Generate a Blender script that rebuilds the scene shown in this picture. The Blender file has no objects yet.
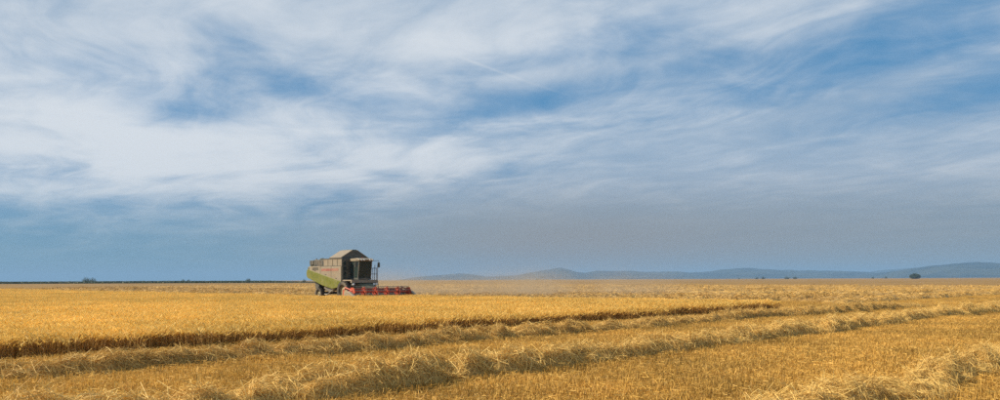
import bpy, bmesh, math, random
import numpy as np
from mathutils import Vector, Matrix

SC = bpy.context.scene
COL = SC.collection
rnd = random.Random(11)
RNG = np.random.default_rng(7)
rad = math.radians

# ------------------------------------------------------------------ camera
FPX = 850.0                      # focal length in photo pixels (photo is 1000 wide)
CAMH = 1.95
cam_d = bpy.data.cameras.new('camera')
cam = bpy.data.objects.new('camera', cam_d)
COL.objects.link(cam)
cam_d.sensor_width = 36.0
cam_d.lens = 36.0 * FPX / 1000.0
cam_d.shift_y = 0.0795           # crop of a taller frame: horizon sits low
cam_d.clip_start = 0.1
cam_d.clip_end = 60000.0
cam.location = (0, 0, CAMH)
ROLL = rad(0.24)
cam.rotation_mode = 'XYZ'
cam.rotation_euler = (rad(90), ROLL, 0)
SC.camera = cam

# ------------------------------------------------------------------ light
SUN_EL = rad(34)
SUN_AZ = math.atan2(-0.998, -0.06)        # clockwise from +Y
S = Vector((math.sin(SUN_AZ) * math.cos(SUN_EL), math.cos(SUN_AZ) * math.cos(SUN_EL), math.sin(SUN_EL)))
sun_d = bpy.data.lights.new('sun', 'SUN')
sun_d.energy = 5.0
sun_d.angle = rad(0.6)
sun_d.color = (1.0, 0.86, 0.66)
sun = bpy.data.objects.new('sun', sun_d)
COL.objects.link(sun)
sun.location = (-60, -4, 60)
sun.rotation_euler = S.to_track_quat('Z', 'Y').to_euler()

vs = SC.view_settings
vs.view_transform = 'Standard'
vs.look = 'None'
vs.exposure = 0.35
vs.gamma = 1.0
vs.use_curve_mapping = False
SC.cycles.use_denoising = False
SC.cycles.denoiser = 'OPENIMAGEDENOISE'
SC.cycles.denoising_input_passes = 'RGB_ALBEDO_NORMAL'
SC.cycles.max_bounces = 6
SC.cycles.diffuse_bounces = 3
SC.cycles.transparent_max_bounces = 8
SC.cycles.volume_bounces = 0
SC.cycles.volume_max_steps = 64
SC.cycles.sample_clamp_indirect = 4.0

# ------------------------------------------------------------------ world: clear blue sky with thin streaked cloud
W = bpy.data.worlds.new('World')
SC.world = W
W.use_nodes = True
W.cycles.sampling_method = 'MANUAL'
W.cycles.sample_map_resolution = 256


class NT:
    """small helper to write node trees as expressions"""
    def __init__(self, tree):
        self.t = tree
        self.n = tree.nodes
        self.l = tree.links

    def put(self, sock, v):
        if isinstance(v, bpy.types.NodeSocket):
            self.l.new(v, sock)
        elif v is not None:
            sock.default_value = v

    def math(self, op, a, b=None, c=None, clamp=False):
        n = self.n.new('ShaderNodeMath')
        n.operation = op
        n.use_clamp = clamp
        for i, v in enumerate((a, b, c)):
            if v is not None:
                self.put(n.inputs[i], v)
        return n.outputs[0]

    def add(self, *a):
        r = a[0]
        for x in a[1:]:
            r = self.math('ADD', r, x)
        return r

    def mul(self, a, b):
        return self.math('MULTIPLY', a, b)

    def xyz(self, x=0.0, y=0.0, z=0.0):
        n = self.n.new('ShaderNodeCombineXYZ')
        for i, v in enumerate((x, y, z)):
            self.put(n.inputs[i], v)
        return n.outputs[0]

    def sep(self, v):
        n = self.n.new('ShaderNodeSeparateXYZ')
        self.put(n.inputs[0], v)
        return n.outputs

    def noise(self, v, scale, detail=4.0, rough=0.55, dist=0.0):
        n = self.n.new('ShaderNodeTexNoise')
        self.put(n.inputs['Vector'], v)
        n.inputs['Scale'].default_value = scale
        n.inputs['Detail'].default_value = detail
        n.inputs['Roughness'].default_value = rough
        n.inputs['Distortion'].default_value = dist
        return n.outputs['Fac']

    def ramp(self, v, lo, hi, a=0.0, b=1.0):
        n = self.n.new('ShaderNodeMapRange')
        n.interpolation_type = 'SMOOTHSTEP'
        self.put(n.inputs[0], v)
        n.inputs[1].default_value = lo
        n.inputs[2].default_value = hi
        n.inputs[3].default_value = a
        n.inputs[4].default_value = b
        return n.outputs[0]

    def mix(self, f, a, b, mode='MIX'):
        n = self.n.new('ShaderNodeMix')
        n.data_type = 'RGBA'
        n.blend_type = mode
        self.put(n.inputs[0], f)
        for s, v in ((n.inputs[6], a), (n.inputs[7], b)):
            if isinstance(v, (tuple, list)):
                v = (*v[:3], 1.0)
            self.put(s, v)
        return n.outputs[2]


def build_world():
    t = W.node_tree
    t.nodes.clear()
    q = NT(t)
    out = t.nodes.new('ShaderNodeOutputWorld')
    bg = t.nodes.new('ShaderNodeBackground')
    bg.inputs['Strength'].default_value = 0.09
    t.links.new(bg.outputs[0], out.inputs[0])
    sky = t.nodes.new('ShaderNodeTexSky')
    sky.sky_type = 'NISHITA'
    sky.sun_disc = False
    sky.sun_elevation = SUN_EL
    sky.sun_rotation = SUN_AZ
    sky.air_density = 1.0
    sky.dust_density = 0.6
    sky.ozone_density = 3.0
    tc = t.nodes.new('ShaderNodeTexCoord')
    d = tc.outputs['Generated']
    x, y, z = q.sep(d)
    az = q.math('ARCTAN2', x, y)
    el = q.math('ARCSINE', z)
    elc = q.math('MAXIMUM', el, 0.0)
    # cloud sheet coordinates
    den = q.math('ADD', q.math('MAXIMUM', z, 0.0), 0.11)
    u = q.math('DIVIDE', x, den)
    v = q.math('DIVIDE', y, den)
    ca, sa = -0.60, 0.80                      # streak direction on the sheet
    s_ = q.add(q.mul(u, ca), q.mul(v, sa))
    t_ = q.add(q.mul(u, sa), q.mul(v, -ca))
    warp = q.mul(q.math('SUBTRACT', q.noise(q.xyz(q.mul(u, .7), q.mul(v, .7), 5.0), 1.0, 3.0, .5), .5), 1.1)
    tw = q.add(t_, warp)
    n_big = q.noise(q.xyz(q.mul(s_, 0.40), q.mul(tw, 0.75), 3.1), 1.0, 5.0, 0.5, 0.5)
    n_str = q.noise(q.xyz(q.mul(s_, 0.75), q.mul(tw, 1.9), 7.7), 1.0, 6.0, 0.52, 0.5)
    n_fin = q.noise(q.xyz(q.mul(s_, 2.2), q.mul(tw, 5.0), 1.4), 1.0, 6.0, 0.60, 0.8)
    n_puf = q.noise(q.xyz(q.mul(u, 2.2), q.mul(v, 2.2), 9.0), 1.0, 7.0, 0.6, 0.4)
    cov = q.add(q.mul(n_big, 0.8), q.mul(n_str, 0.85), q.mul(n_fin, 0.34), q.mul(n_puf, 0.60), -1.08)

    def blob(px, py, rx, ry, tilt, amp):
        a0 = math.atan2(px - 500, FPX)
        e0 = math.atan2(279.5 - py, math.hypot(FPX, px - 500))
        ra, re = rx / FPX, ry / FPX
        c, s = math.cos(rad(tilt)), math.sin(rad(tilt))
        da = q.math('SUBTRACT', az, a0)
        de = q.math('SUBTRACT', el, e0)
        p = q.add(q.mul(da, c / ra), q.mul(de, s / ra))
        r = q.add(q.mul(da, -s / re), q.mul(de, c / re))
        e = q.math('POWER', 2.718, q.mul(q.add(q.mul(p, p), q.mul(r, r)), -1.0))
        return q.mul(e, amp)

    holes = [(168, 108, 55, 18, 0, -.55), (130, 62, 90, 22, 8, -.22), (345, 206, 60, 16, 0, -.33),
             (620, 45, 170, 26, 10, -.34), (520, 105, 90, 16, 12, -.36), (340, 92, 90, 14, -5, -.25),
             (705, 186, 95, 12, 6, -.30), (905, 120, 120, 22, 12, -.30), (500, 170, 90, 12, 5, -.22),
             (880, 45, 140, 30, 10, -.22), (800, 85, 110, 18, 10, -.2), (60, 225, 170, 40, 0, -.30),
             (240, 35, 60, 14, -10, -.2), (985, 60, 60, 30, 0, -.25)]
    fills = [(70, 120, 150, 45, 0, .28), (60, 20, 160, 40, 0, .25), (420, 25, 180, 40, 0, .30),
             (260, 165, 190, 34, 4, .30), (560, 75, 70, 12, 8, .26), (640, 150, 250, 30, 4, .18),
             (440, 225, 190, 24, 6, .28), (760, 12, 170, 16, 14, .22), (940, 180, 200, 30, 8, .15),
             (410, 37, 110, 1.2, -19, .26), (790, 24, 110, 5, 12, .22), (850, 165, 260, 45, 4, .25), (600, 215, 260, 30, 5, .25), (900, 85, 200, 12, 12, .2)]
    for b in holes + fills:
        cov = q.add(cov, blob(*b))
    dens = q.ramp(cov, -0.45, 0.46)
    # thin out towards the horizon
    dens = q.mul(dens, q.ramp(elc, 0.02, 0.12, 0.45, 1.0))
    # lit and shaded cloud
    lit = q.add(q.mul(n_str, 0.5), q.mul(n_puf, 0.5), q.mul(n_fin, .3), blob(60, 110, 260, 80, 0, .22), blob(420, 20, 260, 60, 0, .12),
                blob(260, 160, 230, 40, 4, .16), blob(800, 170, 350, 90, 0, -.08))
    litf = q.ramp(lit, 0.44, 0.98)
    K = 10.0
    ccol = q.mix(litf, (.29 * K, .39 * K, .51 * K), (.67 * K, .70 * K, .73 * K))
    # Nishita, more saturated like the photograph's polarised blue
    hsv = t.nodes.new('ShaderNodeHueSaturation')
    hsv.inputs['Saturation'].default_value = 1.25
    hsv.inputs['Value'].default_value = 0.85
    t.links.new(sky.outputs[0], hsv.inputs['Color'])
    base = q.mix(0.82, hsv.outputs[0], (.028 * K, .205 * K, .43 * K))
    c = q.mix(q.mul(dens, 0.90), base, ccol)
    # dusty grey air low on the right, clear blue-grey low on the left
    low = q.ramp(elc, 0.0, 0.115, 1.0, 0.0)
    c = q.mix(q.mul(low, 0.80), c, (.165 * K, .305 * K, .385 * K))
    gr = q.math('MINIMUM', q.add(blob(840, 242, 420, 52, 0, .68), blob(520, 250, 190, 50, 0, .50)), 0.9)
    c = q.mix(gr, c, (.262 * K, .258 * K, .258 * K))
    t.links.new(c, bg.inputs['Color'])


build_world()

# ------------------------------------------------------------------ pixels -> world
def horizon(px):
    return 279.5 + math.tan(ROLL) * (500 - px)


def at(px, dist):
    """world X of the photo column px at depth dist"""
    return (px - 500) / FPX * dist


# ------------------------------------------------------------------ tags, materials
def tag(o, label=None, cat=None, group=None, kind=None):
    for k, v in (('label', label), ('category', cat), ('group', group), ('kind', kind)):
        if v:
            o[k] = v
    return o


def mat(name, col, rough=0.6, metal=0.0, var=0.0, vscale=3.0, spec=0.4, dirt=None, dirt_amt=0.0):
    m = bpy.data.materials.new(name)
    m.use_nodes = True
    q = NT(m.node_tree)
    b = q.n['Principled BSDF']
    b.inputs['Roughness'].default_value = rough
    b.inputs['Metallic'].default_value = metal
    b.inputs['Specular IOR Level'].default_value = spec
    c = (*col, 1.0)
    if var or dirt:
        tcn = q.n.new('ShaderNodeTexCoord')
        n = q.noise(tcn.outputs['Object'], vscale, 6.0, 0.6)
        cc = q.mix(q.ramp(n, 0.3, 0.7), tuple(k * (1 - var) for k in col), tuple(min(1, k * (1 + var)) for k in col))
        if dirt:
            n2 = q.noise(tcn.outputs['Object'], vscale * 0.45, 7.0, 0.65, 0.4)
            cc = q.mix(q.mul(q.ramp(n2, 0.35, 0.72), dirt_amt), cc, dirt)
        q.l.new(cc, b.inputs['Base Color'])
    else:
        b.inputs['Base Color'].default_value = c
    return m


def plant_mat(name, lo, hi, transl=0.3, patch=0.25, pscale=0.12, rough=0.6, attr=True):
    """dry stems and straw: tint per stem, patches over the field, some light passing through"""
    m = bpy.data.materials.new(name)
    m.use_nodes = True
    q = NT(m.node_tree)
    q.n.clear()
    out = q.n.new('ShaderNodeOutputMaterial')
    a = q.n.new('ShaderNodeAttribute')
    a.attribute_name = 'tint'
    oi = q.n.new('ShaderNodeObjectInfo')
    g = q.n.new('ShaderNodeNewGeometry')
    n = q.noise(g.outputs['Position'], pscale, 4.0, 0.6)
    n2 = q.noise(g.outputs['Position'], pscale * 7, 3.0, 0.6)
    f = q.add(q.mul(a.outputs['Fac'], 0.75), q.mul(oi.outputs['Random'], 0.25))
    c = q.mix(f, lo, hi)
    k = q.add(1.0, q.mul(q.math('SUBTRACT', n, 0.5), patch * 3), q.mul(q.math('SUBTRACT', n2, 0.5), patch * 1.6))
    hv = q.n.new('ShaderNodeHueSaturation')
    q.put(hv.inputs['Value'], k)
    q.put(hv.inputs['Color'], c)
    c = hv.outputs[0]
    d = q.n.new('ShaderNodeBsdfPrincipled')
    d.inputs['Roughness'].default_value = rough
    d.inputs['Specular IOR Level'].default_value = 0.3
    q.put(d.inputs['Base Color'], c)
    tr = q.n.new('ShaderNodeBsdfTranslucent')
    q.put(tr.inputs['Color'], c)
    mx = q.n.new('ShaderNodeMixShader')
    mx.inputs[0].default_value = transl
    q.l.new(d.outputs[0], mx.inputs[1])
    q.l.new(tr.outputs[0], mx.inputs[2])
    q.l.new(mx.outputs[0], out.inputs[0])
    return m


M = {}
M['wheat_stem'] = plant_mat('wheat_stem', (.30, .155, .035), (.56, .33, .09), .18)
M['wheat_ear'] = plant_mat('wheat_ear', (.80, .53, .125), (.97, .73, .25), .42, patch=.26, pscale=.08)
M['stubble'] = plant_mat('stubble', (.32, .165, .028), (.88, .57, .145), .28, patch=.52, pscale=.20)
M['straw'] = plant_mat('straw', (.34, .175, .034), (.98, .70, .23), .15, patch=.12, pscale=.5)
M['far_straw'] = plant_mat('far_straw', (.28, .155, .034), (.76, .50, .15), .0, patch=.3, pscale=.6)


def ground_mat():
    m = bpy.data.materials.new('ground')
    m.use_nodes = True
    q = NT(m.node_tree)
    b = q.n['Principled BSDF']
    b.inputs['Roughness'].default_value = 0.95
    b.inputs['Specular IOR Level'].default_value = 0.1
    g = q.n.new('ShaderNodeNewGeometry')
    P = g.outputs['Position']
    px, py, pz = q.sep(P)
    fine = q.noise(P, 9.0, 8.0, 0.7)
    mid = q.noise(P, 0.8, 6.0, 0.6)
    big = q.noise(P, 0.035, 5.0, 0.6)
    vbig = q.noise(P, 0.004, 4.0, 0.6)
    c = q.mix(q.ramp(fine, .35, .68), (.17, .10, .035), (.46, .29, .09))
    c = q.mix(q.mul(q.ramp(mid, .4, .7), .5), c, (.44, .27, .085))
    far = q.mix(q.ramp(big, .3, .7), (.22, .132, .045), (.35, .222, .080))
    far = q.mix(q.mul(q.ramp(fine, .35, .7), .35), far, (.24, .14, .055))
    far = q.mix(q.mul(q.ramp(vbig, .5, .75), .5), far, (.46, .25, .10))
    r2 = q.math('SQRT', q.add(q.mul(px, px), q.mul(py, py)))
    c = q.mix(q.ramp(r2, 60, 110), c, far)
    q.l.new(c, b.inputs['Base Color'])
    bp = q.n.new('ShaderNodeBump')
    bp.inputs['Strength'].default_value = 0.8
    bp.inputs['Distance'].default_value = 0.08
    q.l.new(q.add(fine, q.mul(mid, 2.0)), bp.inputs['Height'])
    q.l.new(bp.outputs[0], b.inputs['Normal'])
    return m


M['ground'] = ground_mat()

# ------------------------------------------------------------------ field layout (metres)
WD = Vector((0.688, 0.725))              # direction of the windrows
WN = Vector((0.725, -0.688))             # across them, towards the camera
HD = Vector((0.682, -0.731))             # heading of the combine
HL = Vector((0.731, 0.682))              # its left hand
O_COMB = Vector((-13.45, 79.0))
HEAD_R = O_COMB + HD * 3.8 - HL * 3.5
HEAD_L = O_COMB + HD * 3.8 + HL * 3.5
P1 = Vector((0.0, 26.9))                 # points on the windrow centre lines
P2 = Vector((0.0, 17.1))
P3 = Vector((0.0, 6.9))
WD1 = Vector((.680, .733))               # the rows are not quite parallel
WD2 = Vector((.666, .746))
P_EDGE = Vector((0.0, 27.9)) - WN * 3.1                   # near edge of the standing wheat


def isect(p, d, q_, e):
    m = Matrix(((d.x, -e.x), (d.y, -e.y)))
    r = m.inverted() @ (q_ - p)
    return p + d * r.x


CORNER = isect(P_EDGE, WD, HEAD_L, HD) - WD * 1.5
CROP = [P_EDGE - WD * 34, CORNER, HEAD_L + HD * .9, HEAD_R + HD * .9, HEAD_R - HD * 125, HEAD_R - HD * 125 - HL * 70]


def in_poly(X, Y, poly):
    r = np.zeros(X.shape, bool)
    n = len(poly)
    for i in range(n):
        a, b = poly[i], poly[(i + 1) % n]
        c = (a.y > Y) != (b.y > Y)
        with np.errstate(divide='ignore', invalid='ignore'):
            xi = (b.x - a.x) * (Y - a.y) / (b.y - a.y) + a.x
        r ^= c & (X < xi)
    return r


def edge_dist(X, Y, poly):
    best = np.full(X.shape, 1e9)
    n = len(poly)
    for i in range(n):
        a, b = poly[i], poly[(i + 1) % n]
        d = b - a
        L2 = d.length_squared
        tt = np.clip(((X - a.x) * d.x + (Y - a.y) * d.y) / L2, 0, 1)
        best = np.minimum(best, np.hypot(X - a.x - tt * d.x, Y - a.y - tt * d.y))
    return best


def in_view(X, Y, margin=5.0, k=0.66):
    return np.abs(X) < k * Y + margin


def vnoise(X, Y, seed=0):
    """cheap smooth value noise, vectorised"""
    xi, yi = np.floor(X).astype(int), np.floor(Y).astype(int)
    fx, fy = X - xi, Y - yi
    fx, fy = fx * fx * (3 - 2 * fx), fy * fy * (3 - 2 * fy)

    def h(a, b):
        v = np.sin(a * 127.1 + b * 311.7 + seed * 74.7) * 43758.5453
        return v - np.floor(v)
    return (h(xi, yi) * (1 - fx) + h(xi + 1, yi) * fx) * (1 - fy) + (h(xi, yi + 1) * (1 - fx) + h(xi + 1, yi + 1) * fx) * fy


def fbm(X, Y, seed=0, oct=4):
    r, a, s = 0, 0.5, 0
    for i in range(oct):
        r = r + a * vnoise(X * 2 ** i, Y * 2 ** i, seed + i * 13)
        s += a
        a *= 0.5
    return r / s


def np_mesh(name, V, F, tint=None, mats=(), mi=None, smooth=False):
    """V (n,3); F list of (m,k) int arrays; tint per vertex"""
    me = bpy.data.meshes.new(name)
    me.vertices.add(len(V))
    me.vertices.foreach_set('co', np.asarray(V, np.float32).ravel())
    loops = np.concatenate([f.ravel() for f in F]) if F else np.zeros(0, int)
    sizes = np.concatenate([np.full(len(f), f.shape[1]) for f in F]) if F else np.zeros(0, int)
    me.loops.add(len(loops))
    me.loops.foreach_set('vertex_index', loops.astype(np.int32))
    me.polygons.add(len(sizes))
    st = np.concatenate([[0], np.cumsum(sizes)[:-1]]) if len(sizes) else np.zeros(0, int)
    me.polygons.foreach_set('loop_start', st.astype(np.int32))
    if mi is not None:
        me.polygons.foreach_set('material_index', np.asarray(mi, np.int32))
    if smooth:
        me.polygons.foreach_set('use_smooth', np.ones(len(sizes), bool))
    if tint is not None:
        a = me.attributes.new('tint', 'FLOAT', 'POINT')
        a.data.foreach_set('value', np.asarray(tint, np.float32))
    for m in mats:
        me.materials.append(m)
    me.update(calc_edges=True)
    me.validate()
    return me


def link(name, me, parent=None):
    o = bpy.data.objects.new(name, me)
    COL.objects.link(o)
    if parent:
        o.parent = parent
    return o


# ------------------------------------------------------------------ ground: one sheet to the horizon
def build_ground():
    V, F = [], []
    rs = [0, 12, 30, 60, 120, 250, 600, 1500, 4000, 9000, 15000]
    n = 48
    V.append((0, 0, 0))
    for r in rs[1:]:
        for i in range(n):
            a = 2 * math.pi * i / n
            V.append((r * math.cos(a), r * math.sin(a), 0))
    tri = [(0, 1 + i, 1 + (i + 1) % n) for i in range(n)]
    quads = []
    for k in range(len(rs) - 2):
        a, b = 1 + k * n, 1 + (k + 1) * n
        for i in range(n):
            j = (i + 1) % n
            quads.append((a + i, b + i, b + j, a + j))
    me = np_mesh('ground', np.array(V, float), [np.array(tri), np.array(quads)], mats=[M['ground']])
    tag(link('ground', me), kind='structure')


build_ground()


# ------------------------------------------------------------------ scatter of small stems (one object, geometry nodes)
def scatter(name, variants, pts, rot, scl, pick, mats):
    Vs, Fs, Ts, Ids, Mi, base = [], {}, [], [], {}, 0
    allF, allM = [], []
    for k, (V, F, T, mi) in enumerate(variants):
        Vs.append(V)
        Ts.append(T)
        Ids.append(np.full(len(V), k))
        for f, m_ in zip(F, mi):
            allF.append(f + base)
            allM.append(np.full(len(f), m_))
        base += len(V)
    N = len(pts)
    Vs.append(pts)
    Ts.append(np.zeros(N))
    Ids.append(np.full(N, -1))
    V = np.concatenate(Vs)
    me = np_mesh(name, V, allF, np.concatenate(Ts), mats, np.concatenate(allM))
    nv = len(V)

    def attr(nm, typ, arr, key='value'):
        a = me.attributes.new(nm, typ, 'POINT')
        a.data.foreach_set(key, arr)
    attr('vid', 'INT', np.concatenate(Ids).astype(np.int32))
    R = np.zeros((nv, 3), np.float32)
    R[-N:] = rot
    attr('rot', 'FLOAT_VECTOR', R.ravel(), 'vector')
    Sx = np.ones((nv, 3), np.float32)
    Sx[-N:] = scl
    attr('scl', 'FLOAT_VECTOR', Sx.ravel(), 'vector')
    pk = np.zeros(nv, np.int32)
    pk[-N:] = pick
    attr('pick', 'INT', pk)
    ng = bpy.data.node_groups.new(name + '_scatter', 'GeometryNodeTree')
    ng.interface.new_socket('Geometry', in_out='INPUT', socket_type='NodeSocketGeometry')
    ng.interface.new_socket('Geometry', in_out='OUTPUT', socket_type='NodeSocketGeometry')
    n, l = ng.nodes, ng.links
    gi, go = n.new('NodeGroupInput'), n.new('NodeGroupOutput')

    def named(nm, typ):
        a = n.new('GeometryNodeInputNamedAttribute')
        a.data_type = typ
        a.inputs['Name'].default_value = nm
        return a.outputs['Attribute']
    vid = named('vid', 'INT')

    def pick_out(k):
        c = n.new('FunctionNodeCompare')
        c.data_type = 'INT'
        c.operation = 'EQUAL'
        l.new(vid, c.inputs[2])
        c.inputs[3].default_value = k
        s = n.new('GeometryNodeSeparateGeometry')
        s.domain = 'POINT'
        l.new(gi.outputs[0], s.inputs['Geometry'])
        l.new(c.outputs[0], s.inputs['Selection'])
        return s.outputs['Selection']
    jn = n.new('GeometryNodeJoinGeometry')
    for k in range(len(variants)):
        g2 = n.new('GeometryNodeGeometryToInstance')
        l.new(pick_out(k), g2.inputs[0])
        l.new(g2.outputs[0], jn.inputs[0])
    ip = n.new('GeometryNodeInstanceOnPoints')
    l.new(pick_out(-1), ip.inputs['Points'])
    l.new(jn.outputs[0], ip.inputs['Instance'])
    ip.inputs['Pick Instance'].default_value = True
    l.new(named('pick', 'INT'), ip.inputs['Instance Index'])
    l.new(named('rot', 'FLOAT_VECTOR'), ip.inputs['Rotation'])
    l.new(named('scl', 'FLOAT_VECTOR'), ip.inputs['Scale'])
    l.new(ip.outputs[0], go.inputs[0])
    o = link(name, me)
    md = o.modifiers.new('scatter', 'NODES')
    md.node_group = ng
    return o


def ribbons(P0, P1_, width, rng, mid_sag=None, taper=0.6):
    """flat strips from P0 to P1 (n,3), random facing; returns V, quads. With mid_sag each strip has two segments"""
    n = len(P0)
    d = P1_ - P0
    r = rng.normal(size=(n, 3))
    w = np.cross(d, r)
    w /= (np.linalg.norm(w, axis=1, keepdims=True) + 1e-9)
    w = w * (np.asarray(width).reshape(-1, 1) * 0.5)
    if mid_sag is None:
        V = np.stack([P0 - w, P0 + w, P1_ + w * taper, P1_ - w * taper], 1).reshape(-1, 3)
        b = np.arange(n)[:, None] * 4
        return V, b + np.array([[0, 1, 2, 3]])
    m = (P0 + P1_) / 2 + mid_sag
    V = np.stack([P0 - w, P0 + w, m + w, m - w, P1_ + w * taper, P1_ - w * taper], 1).reshape(-1, 3)
    b = np.arange(n)[:, None] * 6
    return V, np.concatenate([b + np.array([[0, 1, 2, 3]]), b + np.array([[3, 2, 4, 5]])])


def wheat_patch(rng, size, n, fat=1.0):
    x, y = (rng.random((2, n)) - .5) * size * 1.15
    h = rng.normal(.56, .045, n)
    lean = rng.normal(0, .055, (n, 2)) + np.array([.03, 0])
    P0 = np.stack([x, y, np.zeros(n)], 1)
    top = np.stack([x + lean[:, 0], y + lean[:, 1], h - .09], 1)
    V1, F1 = ribbons(P0, top, np.full(n, .007 * fat), rng, taper=.8)
    t1 = np.repeat(rng.random(n) * .8, 4)
    # ears: two crossed spindles
    ear_d = np.stack([lean[:, 0] * 1.2 + rng.normal(0, .035, n), lean[:, 1] * 1.2 + rng.normal(0, .035, n), np.full(n, .085) + rng.random(n) * .03], 1)
    Vs, Fs, T = [V1], [F1], [t1]
    base = len(V1)
    eF = []
    te = rng.random(n)
    for k in range(2):
        r = rng.normal(size=(n, 3))
        w = np.cross(ear_d, r)
        w /= np.linalg.norm(w, axis=1, keepdims=True)
        w *= .008 * fat
        V = np.stack([top, top + ear_d * .45 + w, top + ear_d * 1.15, top + ear_d * .45 - w], 1).reshape(-1, 3)
        eF.append(np.arange(n)[:, None] * 4 + np.array([[0, 1, 2, 3]]) + base)
        base += len(V)
        Vs.append(V)
        T.append(np.repeat(te, 4))
    # dry leaves
    nl = int(n * .7)
    i = rng.integers(0, n, nl)
    f = rng.random(nl)[:, None] * .6 + .15
    A = P0[i] * (1 - f) + top[i] * f
    ang = rng.random(nl) * 6.283
    ln = rng.random(nl) * .12 + .08
    B = A + np.stack([np.cos(ang) * ln, np.sin(ang) * ln, rng.normal(.02, .06, nl)], 1)
    V, Fq = ribbons(A, B, np.full(nl, .009 * fat), rng, taper=.2)
    Vs.append(V)
    T.append(np.repeat(rng.random(nl) * .7, 4))
    return (np.concatenate(Vs), [F1] + eF + [Fq + base], np.concatenate(T), [0, 1, 1, 0])


def grid_points(poly_mask, x0, x1, y0, y1, step, rng, jit=.35):
    gx, gy = np.meshgrid(np.arange(x0, x1, step), np.arange(y0, y1, step))
    X = gx.ravel() + (rng.random(gx.size) - .5) * step * jit * 2
    Y = gy.ravel() + (rng.random(gx.size) - .5) * step * jit * 2
    m = poly_mask(X, Y)
    return X[m], Y[m]


def build_wheat():
    rng = np.random.default_rng(21)
    SZ = .5
    var = [wheat_patch(rng, SZ, 110) for _ in range(6)] + [wheat_patch(rng, SZ * 1.9, 130, 2.0) for _ in range(4)]
    view = lambda X, Y: in_poly(X, Y, CROP) & in_view(X, Y, 5.0)
    Xa, Ya = grid_points(lambda X, Y: view(X, Y) & (np.hypot(X, Y) < 62), -48, 30, 8, 66, .40, rng)
    Xb, Yb = grid_points(lambda X, Y: view(X, Y) & (np.hypot(X, Y) >= 61), -130, 24, 30, 190, .72, rng)
    # ragged cut edge: drop some clumps in the outermost strip
    def keep(X, Y, w):
        return edge_dist(X, Y, CROP) > w * vnoise(X * 1.3, Y * 1.3, 5)
    def tram(X, Y):
        # two pairs of sprayer wheel lines left unsown
        o_ = (X - P_EDGE.x) * -WN.x + (Y - P_EDGE.y) * -WN.y
        r = np.ones(X.shape, bool)
        for c_ in (11.0, 29.0):
            for w_ in (-.9, .9):
                r &= np.abs(o_ - c_ - w_) > .24
        return r
    ka, kb = keep(Xa, Ya, .55) & tram(Xa, Ya), keep(Xb, Yb, .8) & tram(Xb, Yb)
    X, Y = np.concatenate([Xa[ka], Xb[kb]]), np.concatenate([Ya[ka], Yb[kb]])
    nb = int(ka.sum())
    N = len(X)
    # gentle waves in the height, a little lodging
    hz = 1.0 + .30 * (fbm(X * .22, Y * .22, 3) - .5) + .22 * (fbm(X * .9, Y * .9, 8, 2) - .5) + rng.normal(0, .03, N)
    sx = np.where(np.arange(N) < nb, rng.uniform(.95, 1.2, N), rng.uniform(.95, 1.15, N))
    lod = (fbm(X * .15, Y * .3, 15) - .5) * .5
    rot = np.stack([rng.normal(0, .05, N) + lod * .5, rng.normal(0, .05, N) + lod * .3, rng.random(N) * 6.283], 1)
    pick = np.where(np.arange(N) < nb, rng.integers(0, 6, N), rng.integers(6, 10, N))
    pts = np.stack([X, Y, np.full(N, -.01)], 1)
    o = scatter('wheat_crop', var, pts, rot, np.stack([sx, sx, hz], 1), pick, [M['wheat_stem'], M['wheat_ear']])
    tag(o, 'dense standing golden wheat not yet cut, in front of the combine', 'wheat', kind='stuff')


build_wheat()


def stubble_patch(rng, size, n, nlit, fat=1.0, tall=1.0):
    x, y = (rng.random((2, n)) - .5) * size * 1.1
    y = np.round(y / .125) * .125 + rng.normal(0, .02, n)        # drilled in rows
    h = rng.uniform(.05, .15, n) * tall
    P0 = np.stack([x, y, np.zeros(n)], 1)
    P = P0 + np.stack([rng.normal(0, .035, n), rng.normal(0, .035, n), h], 1)
    V1, F1 = ribbons(P0, P, np.full(n, .0048 * fat), rng, taper=1.0)
    lx, ly = (rng.random((2, nlit)) - .5) * size
    ang = rng.random(nlit) * 6.283
    ln = rng.uniform(.03, .17, nlit)
    z = rng.uniform(.01, .13, nlit) * tall
    A = np.stack([lx, ly, z], 1)
    B = A + np.stack([np.cos(ang) * ln, np.sin(ang) * ln, rng.normal(0, .03, nlit)], 1)
    B[:, 2] = np.maximum(B[:, 2], .006)
    V2, F2 = ribbons(A, B, np.full(nlit, .0042 * fat), rng, taper=.8)
    T = np.concatenate([np.repeat(rng.random(n) * .75, 4), np.repeat(.25 + rng.random(nlit) * .75, 4)])
    return (np.concatenate([V1, V2]), [F1, F2 + len(V1)], T, [0, 0])


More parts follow.
